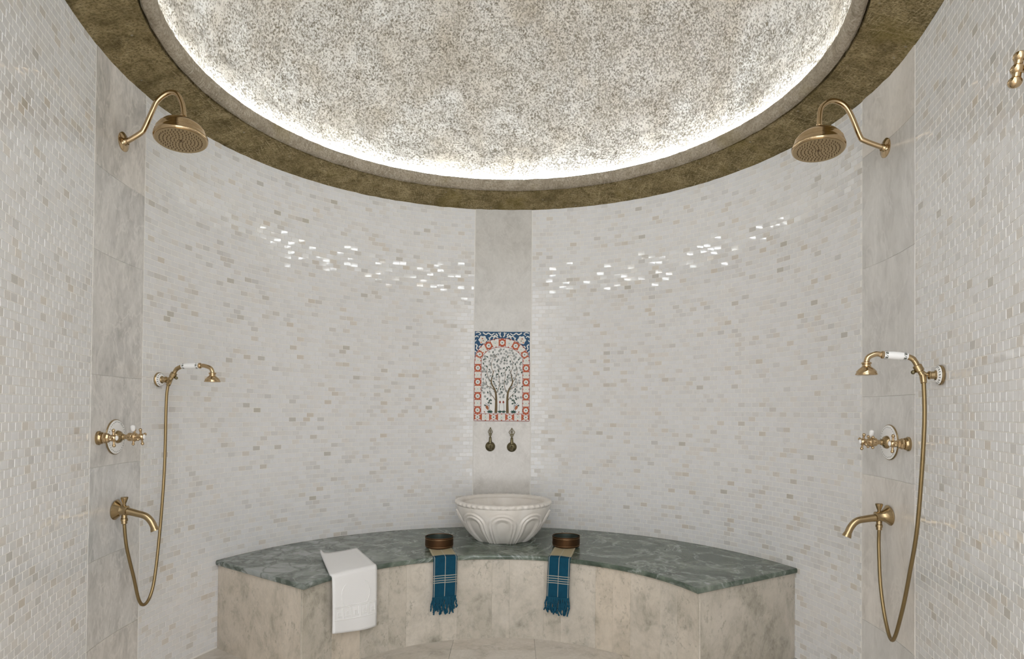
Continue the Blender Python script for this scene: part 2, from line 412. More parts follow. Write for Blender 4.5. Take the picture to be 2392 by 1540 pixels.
# ------------------------------------------------------------------ stone ring, light cove, dome
def revolve(prof, name, mat, parent=None, seg=192, jit=0., smooth=40, closed=True):
    V = []; K = len(prof); f = []
    for j in range(seg):
        a = 2*PI*j/seg
        for (r, z) in prof:
            dr = rng.normal(0, jit) if jit else 0; dz = rng.normal(0, jit) if jit else 0
            V.append(((r+dr)*math.sin(a), (r+dr)*math.cos(a), z+dz))
    for j in range(seg):
        b = ((j+1) % seg)*K
        for i in range(K if closed else K-1): f.append((j*K+i, b+i, b+(i+1) % K, j*K+(i+1) % K))
    g = MB(); g.v = V; g.f = f
    return g.obj(name, mat, parent, smooth)
ring_prof = [(R+.10, ZT+.002)]+[(R*(1-.1235*q), ZC+R*(.875+.0377*q)+.003*math.sin(q*PI)) for q in np.linspace(-.02, 1, 9)]+[(R*.8755, ZC+R*.928), (R*.90, ZC+R*.965), (R+.10, ZC+R*.965)]
tr = revolve(ring_prof, 'trim_4', M['stone'], None, 220, .0011); tag(tr, 'dark olive chiselled stone ring under the dome', kind='structure')
lip = [(R*.8715, ZC+R*.9155)]
for q in np.linspace(0, 1, 8):                 # rounded roll moulding
    a = -PI/2+q*PI*.62
    lip.append((R*(.8655-.0195*math.cos(a)*1.05), ZC+R*(.9325+.0225*math.sin(a))))
lip += [(R*.8455, ZC+R*.950), (R*.853, ZC+R*.954), (R*.896, ZC+R*.953), (R*.888, ZC+R*.938), (R*.8735, ZC+R*.930)]
revolve(lip, 'roll_moulding', M['lip'], tr, 220, .0008)
led = revolve([(R*.8665+.006*math.cos(a), ZC+R*.953+.006+.006*math.sin(a)) for a in np.linspace(0, 2*PI, 8, endpoint=False)], 'led_strip', M['led'], None, 160)
tag(led, 'glowing white light strip in the cove behind the stone ring lip', 'light strip')
# dome: hewn plaster shell with real lumps
RD, HD = R*.878, 1.28; na, nb = 420, 130
from mathutils import noise as mnoise
V = []; Fc = []
for j in range(nb+1):
    e = (PI/2)*(j/nb)*.985
    for i in range(na):
        a = 2*PI*i/na; x, y, z = RD*math.cos(e)*math.sin(a), RD*math.cos(e)*math.cos(a), ZC+R*.952+HD*math.sin(e)
        k = .0035*mnoise.noise(Vector((x, y, z))*26)+.006*mnoise.noise(Vector((x, y, z))*6)
        V.append((x*(1+k), y*(1+k), z+k*.6))
for j in range(nb):
    for i in range(na): Fc.append((j*na+i, j*na+(i+1) % na, (j+1)*na+(i+1) % na, (j+1)*na+i))
Fc.append(tuple(nb*na+i for i in range(na)))
g = MB(); g.v = V; g.f = Fc
dome = g.obj('ceiling', M['dome'], smooth=180); tag(dome, 'rough hewn whitewashed stone dome lit from its rim', kind='structure')
sh = dome.modifiers.new('thick', 'SOLIDIFY'); sh.thickness = .12; sh.offset = 1

# ------------------------------------------------------------------ floor
fo = MB(); lp = [(x, y) for x, y in _XY[::60]]; lp = [(x*1.03, y*1.03) for x, y in lp]+[(2.2, -1.9), (2.2, -3.6), (-2.2, -3.6), (-2.2, -1.9)]
fo.rings([[(x, y, -.12) for x, y in lp], [(x, y, -.006) for x, y in lp]])
fl = fo.obj('floor', M['grout'], smooth=0); tag(fl, 'pale marble slab floor below the bench', kind='structure')
xs = [-.27-.45*3, -.27-.45*2, -.27-.45, -.27, .18, .63, 1.08, 1.53]
ys = [-3.3+.6*i for i in range(9)]
for ix in range(len(xs)-1):
    for y0 in ys:
        y0 = y0+(.3 if ix % 2 else 0); x0, x1, y1 = xs[ix], xs[ix+1], y0+.6
        if math.hypot((x0+x1)/2, max(0, (y0+y1)/2)) > R+.1: continue
        MB().box(((x0+x1)/2, (y0+y1)/2, -.008), (x1-x0-.002, y1-y0-.002, .016)).obj('floor_slab', M['floor'], fl, smooth=0)

# ------------------------------------------------------------------ bench
BC, BR = -.2, .959                               # plan arc of the worktop's front edge
def arc(rad, a): return (rad*math.sin(a), BC+rad*math.cos(a))
A_END = math.acos((.118-BC)/BR)                  # corner of the worktop
WE_L, WE_R = -math.radians(69.6), math.radians(71.4)
def outline(ins, wl=.0025):
    """plan loop: front arc left to right, then along the wall back to the left"""
    rr = BR+ins; a1 = A_END-ins*.9
    fr = [arc(rr, a) for a in np.linspace(-a1, a1, 41)]
    bk = [wall(R*q, wl)[:2] for q in np.linspace(WE_R-ins*.6, WE_L+ins*.6, 97)]
    return fr+bk
bench = thing('stone_bench', 'curved wall bench faced with upright beige grey marble slabs', 'bench')
ol = outline(.030, .004); zt = ZB-.025
MB().rings([[(x, y, .0) for x, y in ol], [(x, y, zt) for x, y in ol]]).obj('bench_core', M['grout'], bench, smooth=25)
def slab(pa, pb, z0, z1, th=.012, n=1, ins=.0008):
    """upright facing slab between plan points (list) offset outwards"""
    return None
fa = BR+.030
edges_px = [716, 776, 842, 908, 949, 1027, 1068, 1149, 1190, 1270, 1310, 1391, 1431, 1472, 1542, 1582, 1630]
def ang_at(u):
    best = None
    for a in np.linspace(-A_END, A_END, 1601):
        x, y = arc(BR+.018, a); d = abs(proj((x, y, .3))[0]-u)
        if best is None or d < best[0]: best = (d, a)
    return best[1]
angs = [ang_at(u) for u in edges_px]; angs[0] = -A_END+.018; angs[-1] = A_END-.018
for a0, a1 in zip(angs, angs[1:]):
    g = MB(); n = 3; e = .00022
    lp = [arc(BR+.018, a0+e+(a1-a0-2*e)*i/n) for i in range(n+1)]+[arc(BR+.0305, a1-e-(a1-a0-2*e)*i/n) for i in range(n+1)]
    g.rings([[(x, y, .0) for x, y in lp], [(x, y, zt) for x, y in lp]]).obj('facing_slab', M['beige'], bench, smooth=25)
for sg, we in ((-1, WE_L), (1, WE_R)):
    p0 = np.array(arc(BR+.018, sg*(A_END-.0175))); p1 = np.array(wall(R*(we-sg*.010), .002)[:2]); d = (p1-p0)/np.linalg.norm(p1-p0); nn = np.array([d[1], -d[0]])*(1 if sg > 0 else -1)
    if nn[1] > 0: nn = -nn
    q = [p0, p1, p1-nn*.014, p0+d*.024-nn*.014]
    MB().rings([[(x, y, 0) for x, y in q], [(x, y, zt) for x, y in q]]).obj('end_slab', M['beige'], bench, smooth=0)
ol0 = outline(0.); cen = np.array([0, .9])
g = MB()
lev = [(-.025, .004), (-.022, .0), (-.011, -.0025), (-.004, .0), (0., .005)]
g.rings([[(x, y, ZB+dz) for x, y in outline(ins)] for dz, ins in lev])
wk = g.obj('bench_worktop', M['green'], smooth=30); tag(wk, 'polished green grey marble top laid on the curved bench', 'worktop')

# ------------------------------------------------------------------ carved basin
BY = 1.21; ctr = onz(1174, 1262, ZB); BX = -.006
BH = .250
root = thing('carved_basin', 'white carved marble basin with arched relief on the green worktop', 'basin', (BX, BY, ZB+.0005))
na, nz = 320, 84
def brad(q): return .166+.131*(1-(1-min(q/.9, 1))**2.1)
NARCH = 9
def relief(a, q):
    w = 2*PI/NARCH; d = ((a+w/2) % w)-w/2          # arch centred at a=0
    h = 0.
    hw = .5*w*.88
    top = .77
    x = abs(d)/hw
    # distance-like field of a stilted arch
    if q > top-.29:
        yy = (q-(top-.29))/.29; dd = math.hypot(x, yy)
    else: dd = x
    def rib(c, s_): return math.exp(-((dd-c)/s_)**2)
    h += .0065*rib(.94, .075)+.0060*rib(.68, .08)-.0035*rib(.81, .045)-.0030*rib(1.08, .06)
    if dd < .56: h -= .0075*min(1, (.56-dd)/.14)
    return h
rs = []
for k in range(nz+1):
    q = k/nz*.90; r0 = brad(q); rs.append([])
    for j in range(na):
        a = 2*PI*j/na; r = r0+relief(a, q); rs[-1].append((r*math.sin(a), -r*math.cos(a), BH*q*1.0))
inn = [(.262, BH*.90), (.255, BH*.80), (.235, BH*.62), (.20, BH*.45), (.14, BH*.33), (.06, BH*.29), (.004, BH*.285)]
for r, z in inn: rs.append([(r*math.sin(2*PI*j/na), -r*math.cos(2*PI*j/na), z) for j in range(na)])
MB().rings(rs).obj('bowl', M['basin'], root, smooth=60)
rs = []
for (r, z, k) in [(.262, .895, 0), (.288, .875, 0), (.299, .90, .3), (.3045, .935, 1), (.302, .972, 1), (.294, .996, .7), (.280, 1.003, .2), (.267, .985, 0), (.259, .94, 0)]:
    rs.append([])
    for j in range(na):
        a = 2*PI*j/na; tw = .0042*k*math.cos(a*44+z*16)
        rs[-1].append(((r+tw)*math.sin(a), -(r+tw)*math.cos(a), BH*z+tw*.3))
MB().rings(rs, closed=True).obj('rope_rim', M['basin'], root, smooth=60)

# ------------------------------------------------------------------ hammam bowls and checked cloths
def bowl(u, v, rad, label):
    P = onz(u, v, ZB); c = (P[0], P[1]+rad)
    r_ = thing('hammam_bowl', label, 'bowl', (c[0], c[1], ZB+.0042), 0, 'copper bowls on the worktop')
    h = .062
    MB().lathe([(rad*.93, 0), (rad*.985, .003), (rad, .008), (rad*1.0, h-.006), (rad*1.012, h-.003), (rad*1.012, h), (rad*.985, h), (rad*.975, h-.006), (rad*.968, .010), (rad*.93, .006), (.001, .006)], seg=56).obj('bowl_wall', M['copper'], r_)
    MB().lathe([(rad*.974, h-.004), (rad*.966, .0105), (rad*.93, .0066), (rad*.35, .0068), (rad*.3, .011), (.001, .015)], seg=56, caps=False).obj('patina_lining', M['patina'], r_)
    for zc in (.0095, h-.0105):
        MB().lathe([(rad*.996, zc-.0012), (rad*1.010, zc-.0008), (rad*1.010, zc+.0008), (rad*.996, zc+.0012)], seg=56, caps=False).obj('incised_line', M['copperl'], r_)
    return c
c1 = bowl(1022, 1286, .083, 'low round copper bowl on a checked cloth, between basin and towel')
c2 = bowl(1325, 1284, .082, 'low round copper bowl on a checked cloth, across the basin from the towel')

def cloth(name, tl, tr_, fl_, fr_, drop, mat, nu, parent=None, th=.0022, edge_r=.008, bow=.004, curl=None, uv0=0., lift=.0016, swing=0., hem=None):
    """tl,tr_: back corners on the worktop; fl_,fr_: where the two borders cross the front edge; hangs `drop` below the top."""
    P = []; UV = []
    tl, tr_, fl_, fr_ = (np.array(q[:2], float) for q in (tl, tr_, fl_, fr_))
    L = np.linalg.norm((fl_+fr_)/2-(tl+tr_)/2)
    nd = ((fl_+fr_)/2-(tl+tr_)/2)/L
    rows = []
    for q in np.linspace(0, 1, 13): rows.append(('t', q))
    for q in np.linspace(.15, 1, 6): rows.append(('e', q))
    for q in np.linspace(.04, 1, 26): rows.append(('h', q))
    for kind, q in rows:
        r_ = []; ur = []
        for i in range(nu+1):
            w = i/nu; A = tl+(tr_-tl)*w; B = fl_+(fr_-fl_)*w
            # radial outwards direction at the front edge
            rd = np.array([0, BC])-B; rd = rd/np.linalg.norm(rd)
            wob = bow*math.sin(w*9.+1.3)*(q if kind == 'h' else 0)
            if kind == 't':
                xy = A+(B-A)*q; z = ZB+lift+.0012*math.sin(w*7+q*5); vv = L*q
                if curl: z += curl(w, q)
            elif kind == 'e':
                a = q*PI/2; xy = B+rd*(edge_r*math.sin(a)+.0005); z = ZB+lift-edge_r*(1-math.cos(a)); vv = L+edge_r*a
            else:
                dq = drop if hem is None else drop+hem(w)
                xy = B+rd*(edge_r+.0005+wob+.004*math.sin(q*2.5))+np.array([-rd[1], rd[0]])*swing*q*dq; z = ZB+lift-edge_r-dq*q; vv = L+edge_r*PI/2+dq*q
            r_.append((xy[0], xy[1], z)); ur.append((w, vv-L+uv0))
        P.append(r_); UV.append(ur)
    g = MB().grid(P); o = g.obj(name, mat, parent, smooth=60)
    me = o.data; ul = me.uv_layers.new(name='UVMap'); flat = [q for r_ in UV for q in r_]
    for lp_ in me.loops: ul.data[lp_.index].uv = flat[lp_.vertex_index]
    so = o.modifiers.new('thick', 'SOLIDIFY'); so.thickness = th; so.offset = 1 if False else 0
    return o, P
def front(u, v): 
    """pixel on the worktop's front edge -> plan point on the arc"""
    P = onz(u, v, ZB); d = np.array([P[0], P[1]-BC]); d = d/np.linalg.norm(d)*BR; return (d[0], d[1]+BC)
def fouta(label, c, ul, ur, vtop, dropv, sw):
    root = thing('checked_cloth', label, 'cloth', (0, 0, 0), 0, 'teal checked cloths under the copper bowls')
    fl_, fr_ = front(ul, vtop), front(ur, vtop)
    mid = (np.array(fl_)+np.array(fr_))/2; dv = np.array(c)-mid; dv = dv/np.linalg.norm(dv)
    L = np.linalg.norm(np.array(c)-mid)+.03
    tl, tr_ = np.array(fl_)+dv*L, np.array(fr_)+dv*L
    # uv: 0 about 5 cm back of the edge
    o, P = cloth('woven_panel', tl, tr_, fl_, fr_, dropv, M['pesh'], 14, root, .0028, .007, .003, uv0=.050, swing=sw)
    bot = P[-1]; fr = MB()
    for i in range(34):
        w = (i+.5)/34*14; a = int(w); f = w-a; b = np.array(bot[a])*(1-f)+np.array(bot[min(a+1, 14)])*f
        pts = [b+np.array([0, -.001, .006])]; x = b.copy(); Lf = random.uniform(.055, .092)
        for k in range(5):
            x = x+np.array([random.uniform(-.0045, .0045)*(1+k*.3), random.uniform(-.004, .0015), -Lf/5]); pts.append(x)
        fr.tube(smoothpath(pts, 3), [.0042+.0008*math.sin(k*2.1+i) for k in range(16)], 6)
    fr.obj('fringe', M['fringe'], root, smooth=60)
fouta('teal cotton cloth with cream lines and fringe hanging under the towel side bowl', c1, 1008, 1068, 1300, .215, -.02)
fouta('teal cotton cloth with cream lines and fringe hanging under the bowl away from the towel', c2, 1280, 1337, 1303, .215, -.03)

# white towel
tb = onz(833, 1284, ZB); tlb = onz(748, 1300, ZB); tfl = front(789, 1350); tfr = front(880, 1323)
root = thing('white_towel', 'folded white towel with raised key border hanging over the bench edge', 'towel')
def curl(w, q): return (.030*math.exp(-w*14)*math.exp(-q*3.5)+.004*math.sin(q*PI)*math.exp(-w*4))
tw_o, TP = cloth('terry_panel', tlb, tb, tfl, tfr, .262, M['towel'], 18, root, .009, .017, .003, curl=curl, lift=.0055, hem=lambda w: .012*math.sin(w*2.4)+.026*w)
# raised key border and curls on the hanging part
def tpt(w, hz, off=.006):
    """point on the hanging face: w across 0..1, hz 0 at top 1 at bottom"""
    i = 19+hz*25; a = min(int(i), len(TP)-2); f = i-a; j = w*18; b = min(int(j), 17); g_ = j-b
    p = [np.array(TP[a+da][b+db]) for da in (0, 1) for db in (0, 1)]
    x = (p[0]*(1-g_)+p[1]*g_)*(1-f)+(p[2]*(1-g_)+p[3]*g_)*f
    n_ = np.array([-x[0], BC-x[1], 0]); n_ /= np.linalg.norm(n_); return x+n_*off
rel = MB()
def ridge(pts, r_=.0027):
    fine = []
    for (a, b), (c, d) in zip(pts, pts[1:]):
        for k in range(4): fine.append(tpt(a+(c-a)*k/4, b+(d-b)*k/4, .0045))
    fine.append(tpt(*pts[-1], .0045)); rel.tube(fine, r_, 6)
h0, h1 = .535, .735
ridge([(.02, h0-.025), (.98, h0-.025)]); ridge([(.02, h1+.02), (.98, h1+.02)])
for k in range(5):
    x0 = .03+k*.19; wd = .16; hh = h1-h0
    ridge([(x0, h1), (x0, h0), (x0+wd, h0), (x0+wd, h0+hh*.78), (x0+wd*.40, h0+hh*.78), (x0+wd*.40, h0+hh*.40), (x0+wd*.70, h0+hh*.40)])
for cx_, sg in ((.30, 1), (.70, -1)):
    ridge([(cx_+sg*(.04-.16*math.sin(a)), .32-.22*math.cos(a)) for a in np.linspace(.3, 3.6, 9)], .0025)
rel.obj('raised_border', M['towelr'], root, smooth=60)

# ------------------------------------------------------------------ painted tile panel
sA, sB = onwall(1107, 880)[0], onwall(1238, 880)[0]
root = thing('painted_tile_panel', 'painted tile panel of two trees in a red floral arch set in the marble strip', 'tile panel')
PW, PH = 131., 210.
def pp(x, y, off): 
    s = sA+(sB-sA)*x/PW; X, Y, th = wall(s, .0030+off); return (X, Y, PZ1+(PZ0-PZ1)*y/PH)
for i in range(2):
    for j in range(3):
        x0, x1, y0, y1 = i*PW/2, (i+1)*PW/2, j*PH/3, (j+1)*PH/3; e = .25
        s0, s1 = sA+(sB-sA)*x0/PW, sA+(sB-sA)*x1/PW
        curved_slab(s0, s1, PZ1+(PZ0-PZ1)*y1/PH, PZ1+(PZ0-PZ1)*y0/PH, -.006, .0030, 12, .0006).obj('tile', M['panelw'], root, smooth=20)
LAY = {}
def poly(col, pts, lay):
    g = LAY.setdefault((col, lay), MB()); off = .0003*lay
    g.add([pp(min(max(x, .3), PW-.3), min(max(y, .3), PH-.3), off) for x, y in pts], [tuple(range(len(pts)))])
def disc(col, x, y, r, lay, n=12, sc=0., rot=0.): poly(col, [(x+r*(1+sc*math.cos(6*a))*math.cos(a+rot), y+r*(1+sc*math.cos(6*a))*math.sin(a+rot)) for a in np.linspace(0, 2*PI, n*2 if sc else n, endpoint=False)], lay)
def ribbon(col, pts, w, lay, n=6):
    P = smoothpath([(x, y, 0) for x, y in pts], n); K = len(P)
    ws = w if isinstance(w, (list, tuple)) else (w, w)
    L_, R_ = [], []
    for i, p in enumerate(P):
        a, b = P[max(i-1, 0)], P[min(i+1, K-1)]; dx, dy = b[0]-a[0], b[1]-a[1]; d = math.hypot(dx, dy) or 1
        ww = (ws[0]+(ws[1]-ws[0])*i/(K-1))/2; L_.append((p[0]-dy/d*ww, p[1]+dx/d*ww)); R_.append((p[0]+dy/d*ww, p[1]-dx/d*ww))
    for i in range(K-1): poly(col, [L_[i], L_[i+1], R_[i+1], R_[i]], lay)
def leaf(col, x, y, l, w, a, lay):
    ca, sa = math.cos(a), math.sin(a)
    q = [(0, 0), (.3*l, .5*w), (.62*l, .42*w), (l, 0), (.62*l, -.42*w), (.3*l, -.5*w)]
    poly(col, [(x+ca*u-sa*v, y+sa*u+ca*v) for u, v in q], lay)
CXp = 65.5
def arch(t_, hw, rise, base=73.):
    return CXp-hw*math.cos(t_), base-rise*math.sin(t_)**.92
T_ = np.linspace(0, PI, 41)
inner = lambda t_: arch(t_, 49, 37); outer = lambda t_: arch(t_, 64.3, 57)
# spandrels: blue ground, white scrolls and a flower
for i in range(40):
    a, b = outer(T_[i]), outer(T_[i+1]); poly('blue', [(a[0], .5), (b[0], .5), b, a], 1)
for sg in (-1, 1):
    X = lambda x: CXp+sg*(x-CXp)
    for path, w in (([(3, 4), (10, 2.5), (15, 6), (10, 9)], 1.8), ([(2, 14), (6, 11), (10, 14)], 2.2), ([(20, 3), (27, 7), (33, 4), (40, 8), (47, 4)], 2.2), ([(36, 16), (41, 11), (46, 14), (44, 18)], 2.),
                    ([(50, 5), (54, 9), (52, 13), (56, 15)], 2.2), ([(61, 2), (60, 8), (63, 13)], 2.4), ([(3, 30), (7, 34), (5, 40), (9, 44)], 2.4), ([(2, 46), (5, 50), (3, 58)], 2.), ([(11, 38), (14, 34), (17, 38)], 2.),
                    ([(30, 24), (36, 20), (34, 14)], 2.), ([(2, 24), (5, 20)], 1.6), ([(56, 3), (58, 5)], 1.8)):
        ribbon('white', [(X(x), y) for x, y in path], (w*1.35, w), 2)
    disc('white', X(20), 20, 9.5, 3, 12, .12); disc('cream', X(20), 20, 5.5, 4, 10, .15); disc('red', X(19), 17, 1.6, 5, 6); disc('leaf', X(21), 22, 1.3, 5, 6); disc('org', X(16), 26, 1.8, 5, 6)
    disc('white', X(5), 64, 4.5, 3, 8, .1); disc('white', X(9), 53, 3.2, 3, 8)
    disc('white', X(48), 11, 3., 3, 8)
# floral band: sides, bottom and arch, walked as stations (centre, along, across, half width)
st = []
for sg in (-1, 1):
    for i in range(7): st.append((CXp+sg*56.5, 85.5+i*16.4, (0, 1), 8., i, 16.4))
for i in range(7): st.append((9.+i*18.83, 200, (1, 0), 8., i, 18.83))
tt = np.linspace(.09, PI-.09, 11)
for i, q in enumerate(tt):
    a, b = inner(q), outer(q); a2, b2 = inner(q+.01), outer(q+.01); dx, dy = (a2[0]+b2[0]-a[0]-b[0]), (a2[1]+b2[1]-a[1]-b[1]); d = math.hypot(dx, dy)
    st.append(((a[0]+b[0])/2, (a[1]+b[1])/2, (dx/d, dy/d), math.hypot(b[0]-a[0], b[1]-a[1])/2-.4, i+1, 15.))
for (x, y, (ax_, ay_), hw_, k, ln) in st:
    def L2(u, v): return (x+ax_*u-ay_*v, y+ay_*u+ax_*v)
    if k % 2 == 0:
        for i in range(6):                       # red ground, waisted at both ends
            u0, u1 = -ln*.56+i*ln*.1867, -ln*.56+(i+1)*ln*.1867
            f = lambda u: hw_*(.52+.48*min(1., (abs(u/ln)*1.75)**2)) if abs(u) > 3.5 else hw_*.96
            poly('red', [L2(u0, -f(u0)), L2(u1, -f(u1)), L2(u1, f(u1)), L2(u0, f(u0))], 2)
        for sg in (-1, 1):
            for s2 in (-1, 1): 
                p0 = L2(sg*ln*.30, s2*1.2); poly('org', [p0, L2(sg*ln*.50, s2*hw_*.55), L2(sg*ln*.44, s2*hw_*.2)], 3)
        disc('white', *L2(0, 0), 5.4, 3, 10); disc('dgrn', *L2(0, 0), 2.1, 4, 3, 0, k)
    else:
        disc('cream', *L2(0, 0), min(6.6, hw_*.86), 3, 12, .12, k); disc('white', *L2(0, 0), 4.2, 4, 10, .1, k); disc('mint', *L2(0, 0), 1.3, 5, 6)
        for sg in (-1, 1): poly('red', [L2(-2, sg*hw_), L2(2, sg*hw_), L2(0, sg*hw_*.72)], 4)
for f_ in (inner, outer): ribbon('dred', [f_(q) for q in T_[::2]], 1.1, 5, 2)
for x, y0, y1 in ((17, 73, 192), (114, 73, 192), (1, 73, 208.5), (130, 73, 208.5)): ribbon('dred', [(x, y0), (x, (y0+y1)/2), (x, y1)], 1.1, 5, 2)
ribbon('dred', [(17, 192), (65, 192), (114, 192)], 1.0, 5, 2); ribbon('dred', [(1, 208.6), (65, 208.6), (130, 208.6)], 1.3, 5, 2)
# field: two trees
rt = random.Random(5)
def inside(x, y):
    if y > 190: return False
    if y > 75: return 20 < x < 111
    t_ = math.acos(max(-1, min(1, (CXp-x)/47.))); return abs(x-CXp) < 45 and y > arch(t_, 46, 34)[1]+1
for sg in (-1, 1):
    X = lambda x: CXp+sg*(x-CXp)
    ribbon('brown', [(X(52), 190.5), (X(52.5), 170), (X(52), 150), (X(49), 136), (X(41), 120), (X(43), 104), (X(47), 90)], (6.5, 1.2), 4)
    ribbon('brown', [(X(52), 163), (X(45), 152), (X(36), 143)], (1.8, .8), 4)
    ribbon('brown', [(X(49), 137), (X(40), 131), (X(31), 126), (X(27), 112)], (1.8, .7), 4)
    ribbon('brown', [(X(43), 122), (X(34), 108), (X(30), 92), (X(34), 76)], (1.6, .6), 4)
    ribbon('brown', [(X(51.5), 146), (X(58), 133), (X(60), 118), (X(57), 100), (X(60), 84)], (1.6, .6), 4)
    ribbon('brown', [(X(45), 96), (X(40), 80), (X(44), 64), (X(52), 54)], (1.2, .5), 4)
    ribbon('brown', [(X(54), 60), (X(46), 55), (X(38), 60)], (1., .5), 4)
    ribbon('leaf', [(X(36), 182), (X(36.5), 172), (X(33), 166)], .9, 4); ribbon('blue', [(X(36), 174), (X(27), 167)], (1.2, .6), 4)
    for (x, y, a) in ((36, 165, -1.8), (42, 163, -1.0), (43, 169, -.3), (30, 160, -2.2), (24, 171, 2.6), (32, 168, -2.6)): leaf('leaf', X(x), y, 7, 4, a if sg < 0 else PI-a, 4)
    for a in (-2.7, -2.2, -1.57, -.9, -.4): leaf('dgrn', X(38), 190, 8.5, 3.2, a, 4)
    for a in (-2.4, -1.8, -1.2, -.7): leaf('dgrn', X(61), 190, 7.5, 2.6, a, 4)
    leaf('rust', X(29), 172, 13, 7, 2.0 if sg < 0 else PI-2.0, 4); leaf('rust', X(24), 186, 5, 2.5, 2.2 if sg < 0 else PI-2.2, 4)
    ribbon('leaf', [(X(60), 188), (X(60), 176), (X(61.5), 166)], .8, 4); leaf('dred', X(61.5), 168, 7, 4.5, -1.6, 5)
    cnt = 0; pl = []
    while cnt < 92 and len(pl) < 9000:
        x, y = rt.uniform(19, 65), rt.uniform(38, 160); pl.append(0)
        if not inside(x, y) or (y > 140 and 44 < x < 60) or (y > 156): continue
        if any(math.hypot(x-a, y-b) < 4.7 for a, b in [q for q in pl if q]): continue
        pl.append((x, y)); cnt += 1
        kd = rt.random()
        if kd < .42:
            disc('sage', X(x), y, 2.7, 3, 8, .16, rt.random()); disc('pale', X(x), y, 1.4, 4, 6); disc('leaf', X(x), y, .6, 5, 5)
        elif kd < .62:
            disc('pale', X(x), y, 2.6, 3, 8, .2, rt.random()); disc('leaf', X(x), y, .8, 4, 5)
        else:
            a = rt.uniform(-2.6, -.5); leaf('leaf' if kd > .76 else 'sage', X(x), y+3, 6.5, 3.4, a, 4); ribbon('sage', [(X(x), y+3), (X(x+1), y+6)], .6, 3, 2)
names = dict(red='red_border', dred='red_outline', org='orange_leaf', blue='blue_ground', white='white_blossom', cream='cream_blossom', dgrn='dark_green_leaf', leaf='green_leaf', sage='sage_blossom', pale='pale_blossom', brown='tree_branch', rust='rust_leaf', mint='mint_centre')
by = {}
for (c, l), g in LAY.items():
    b = by.setdefault(c, MB()); b.add(g.v, g.f)
for c, g in by.items():
    tag(g.obj(names[c]+'_painting', M['pt_'+c], root, smooth=0), kind='stuff')

# ------------------------------------------------------------------ antique taps over the basin
def wtap(u, v, label, wide):
    s, z = onwall(u, v); (x, y), rz = mount(s, .0022)
    r_ = thing('antique_tap', label, 'tap', (x, y, z), rz, 'bronze taps over the basin')
    k = .0030
    MB().lathe([(.030, 0), (.034, .002), (.0345, .006), (.031, .013), (.022, .020), (.014, .024), (.001, .025)], (0, 0, 0), (0, 1, 0), 36).obj('rosette', M['bronze'], r_)
    MB().tube(smoothpath([(0, .02, 0), (0, .045, .002), (0, .062, -.004), (0, .070, -.018)], 5), [.0105]*11+[.0095]*4+[.011], 16).obj('spout', M['bronze'], r_)
    MB().lathe([(.013, .022), (.0105, .040), (.0085, .056), (.0095, .060), (.006, .066), (.004, .072)], (0, .016, 0), (0, 0, 1), 20).obj('neck', M['bronze'], r_)
    g = MB(); yy = .016
    for sg in (-1, 1):
        g.tube(smoothpath([(0, yy, .072), (sg*.008*wide, yy, .078), (sg*.010*wide, yy, .086), (sg*.003, yy, .086)], 5), .0022, 8)
        g.tube(smoothpath([(0, yy, .090), (sg*.012*wide, yy, .093), (sg*.0165*wide, yy, .105), (sg*.008*wide, yy, .118), (0, yy, .131)], 5), .0024, 8)
        g.tube(smoothpath([(0, yy, .098), (sg*.006*wide, yy, .103), (sg*.004, yy, .111), (0, yy, .113)], 5), .0018, 8)
    g.tube([(0, yy, .066), (0, yy, .098)], .0028, 8); g.tube([(0, yy, .098), (0, yy, .127)], .0014, 8)
    g.ball((0, yy, .132), .0032, 8)
    g.obj('openwork_handle', M['bronze'], r_, smooth=60)
wtap(1145, 1043, 'antique bronze tap with narrow closed openwork handle below the tile panel', .85)
wtap(1195.5, 1044.5, 'antique bronze tap with wide spread openwork handle below the tile panel', 1.15)

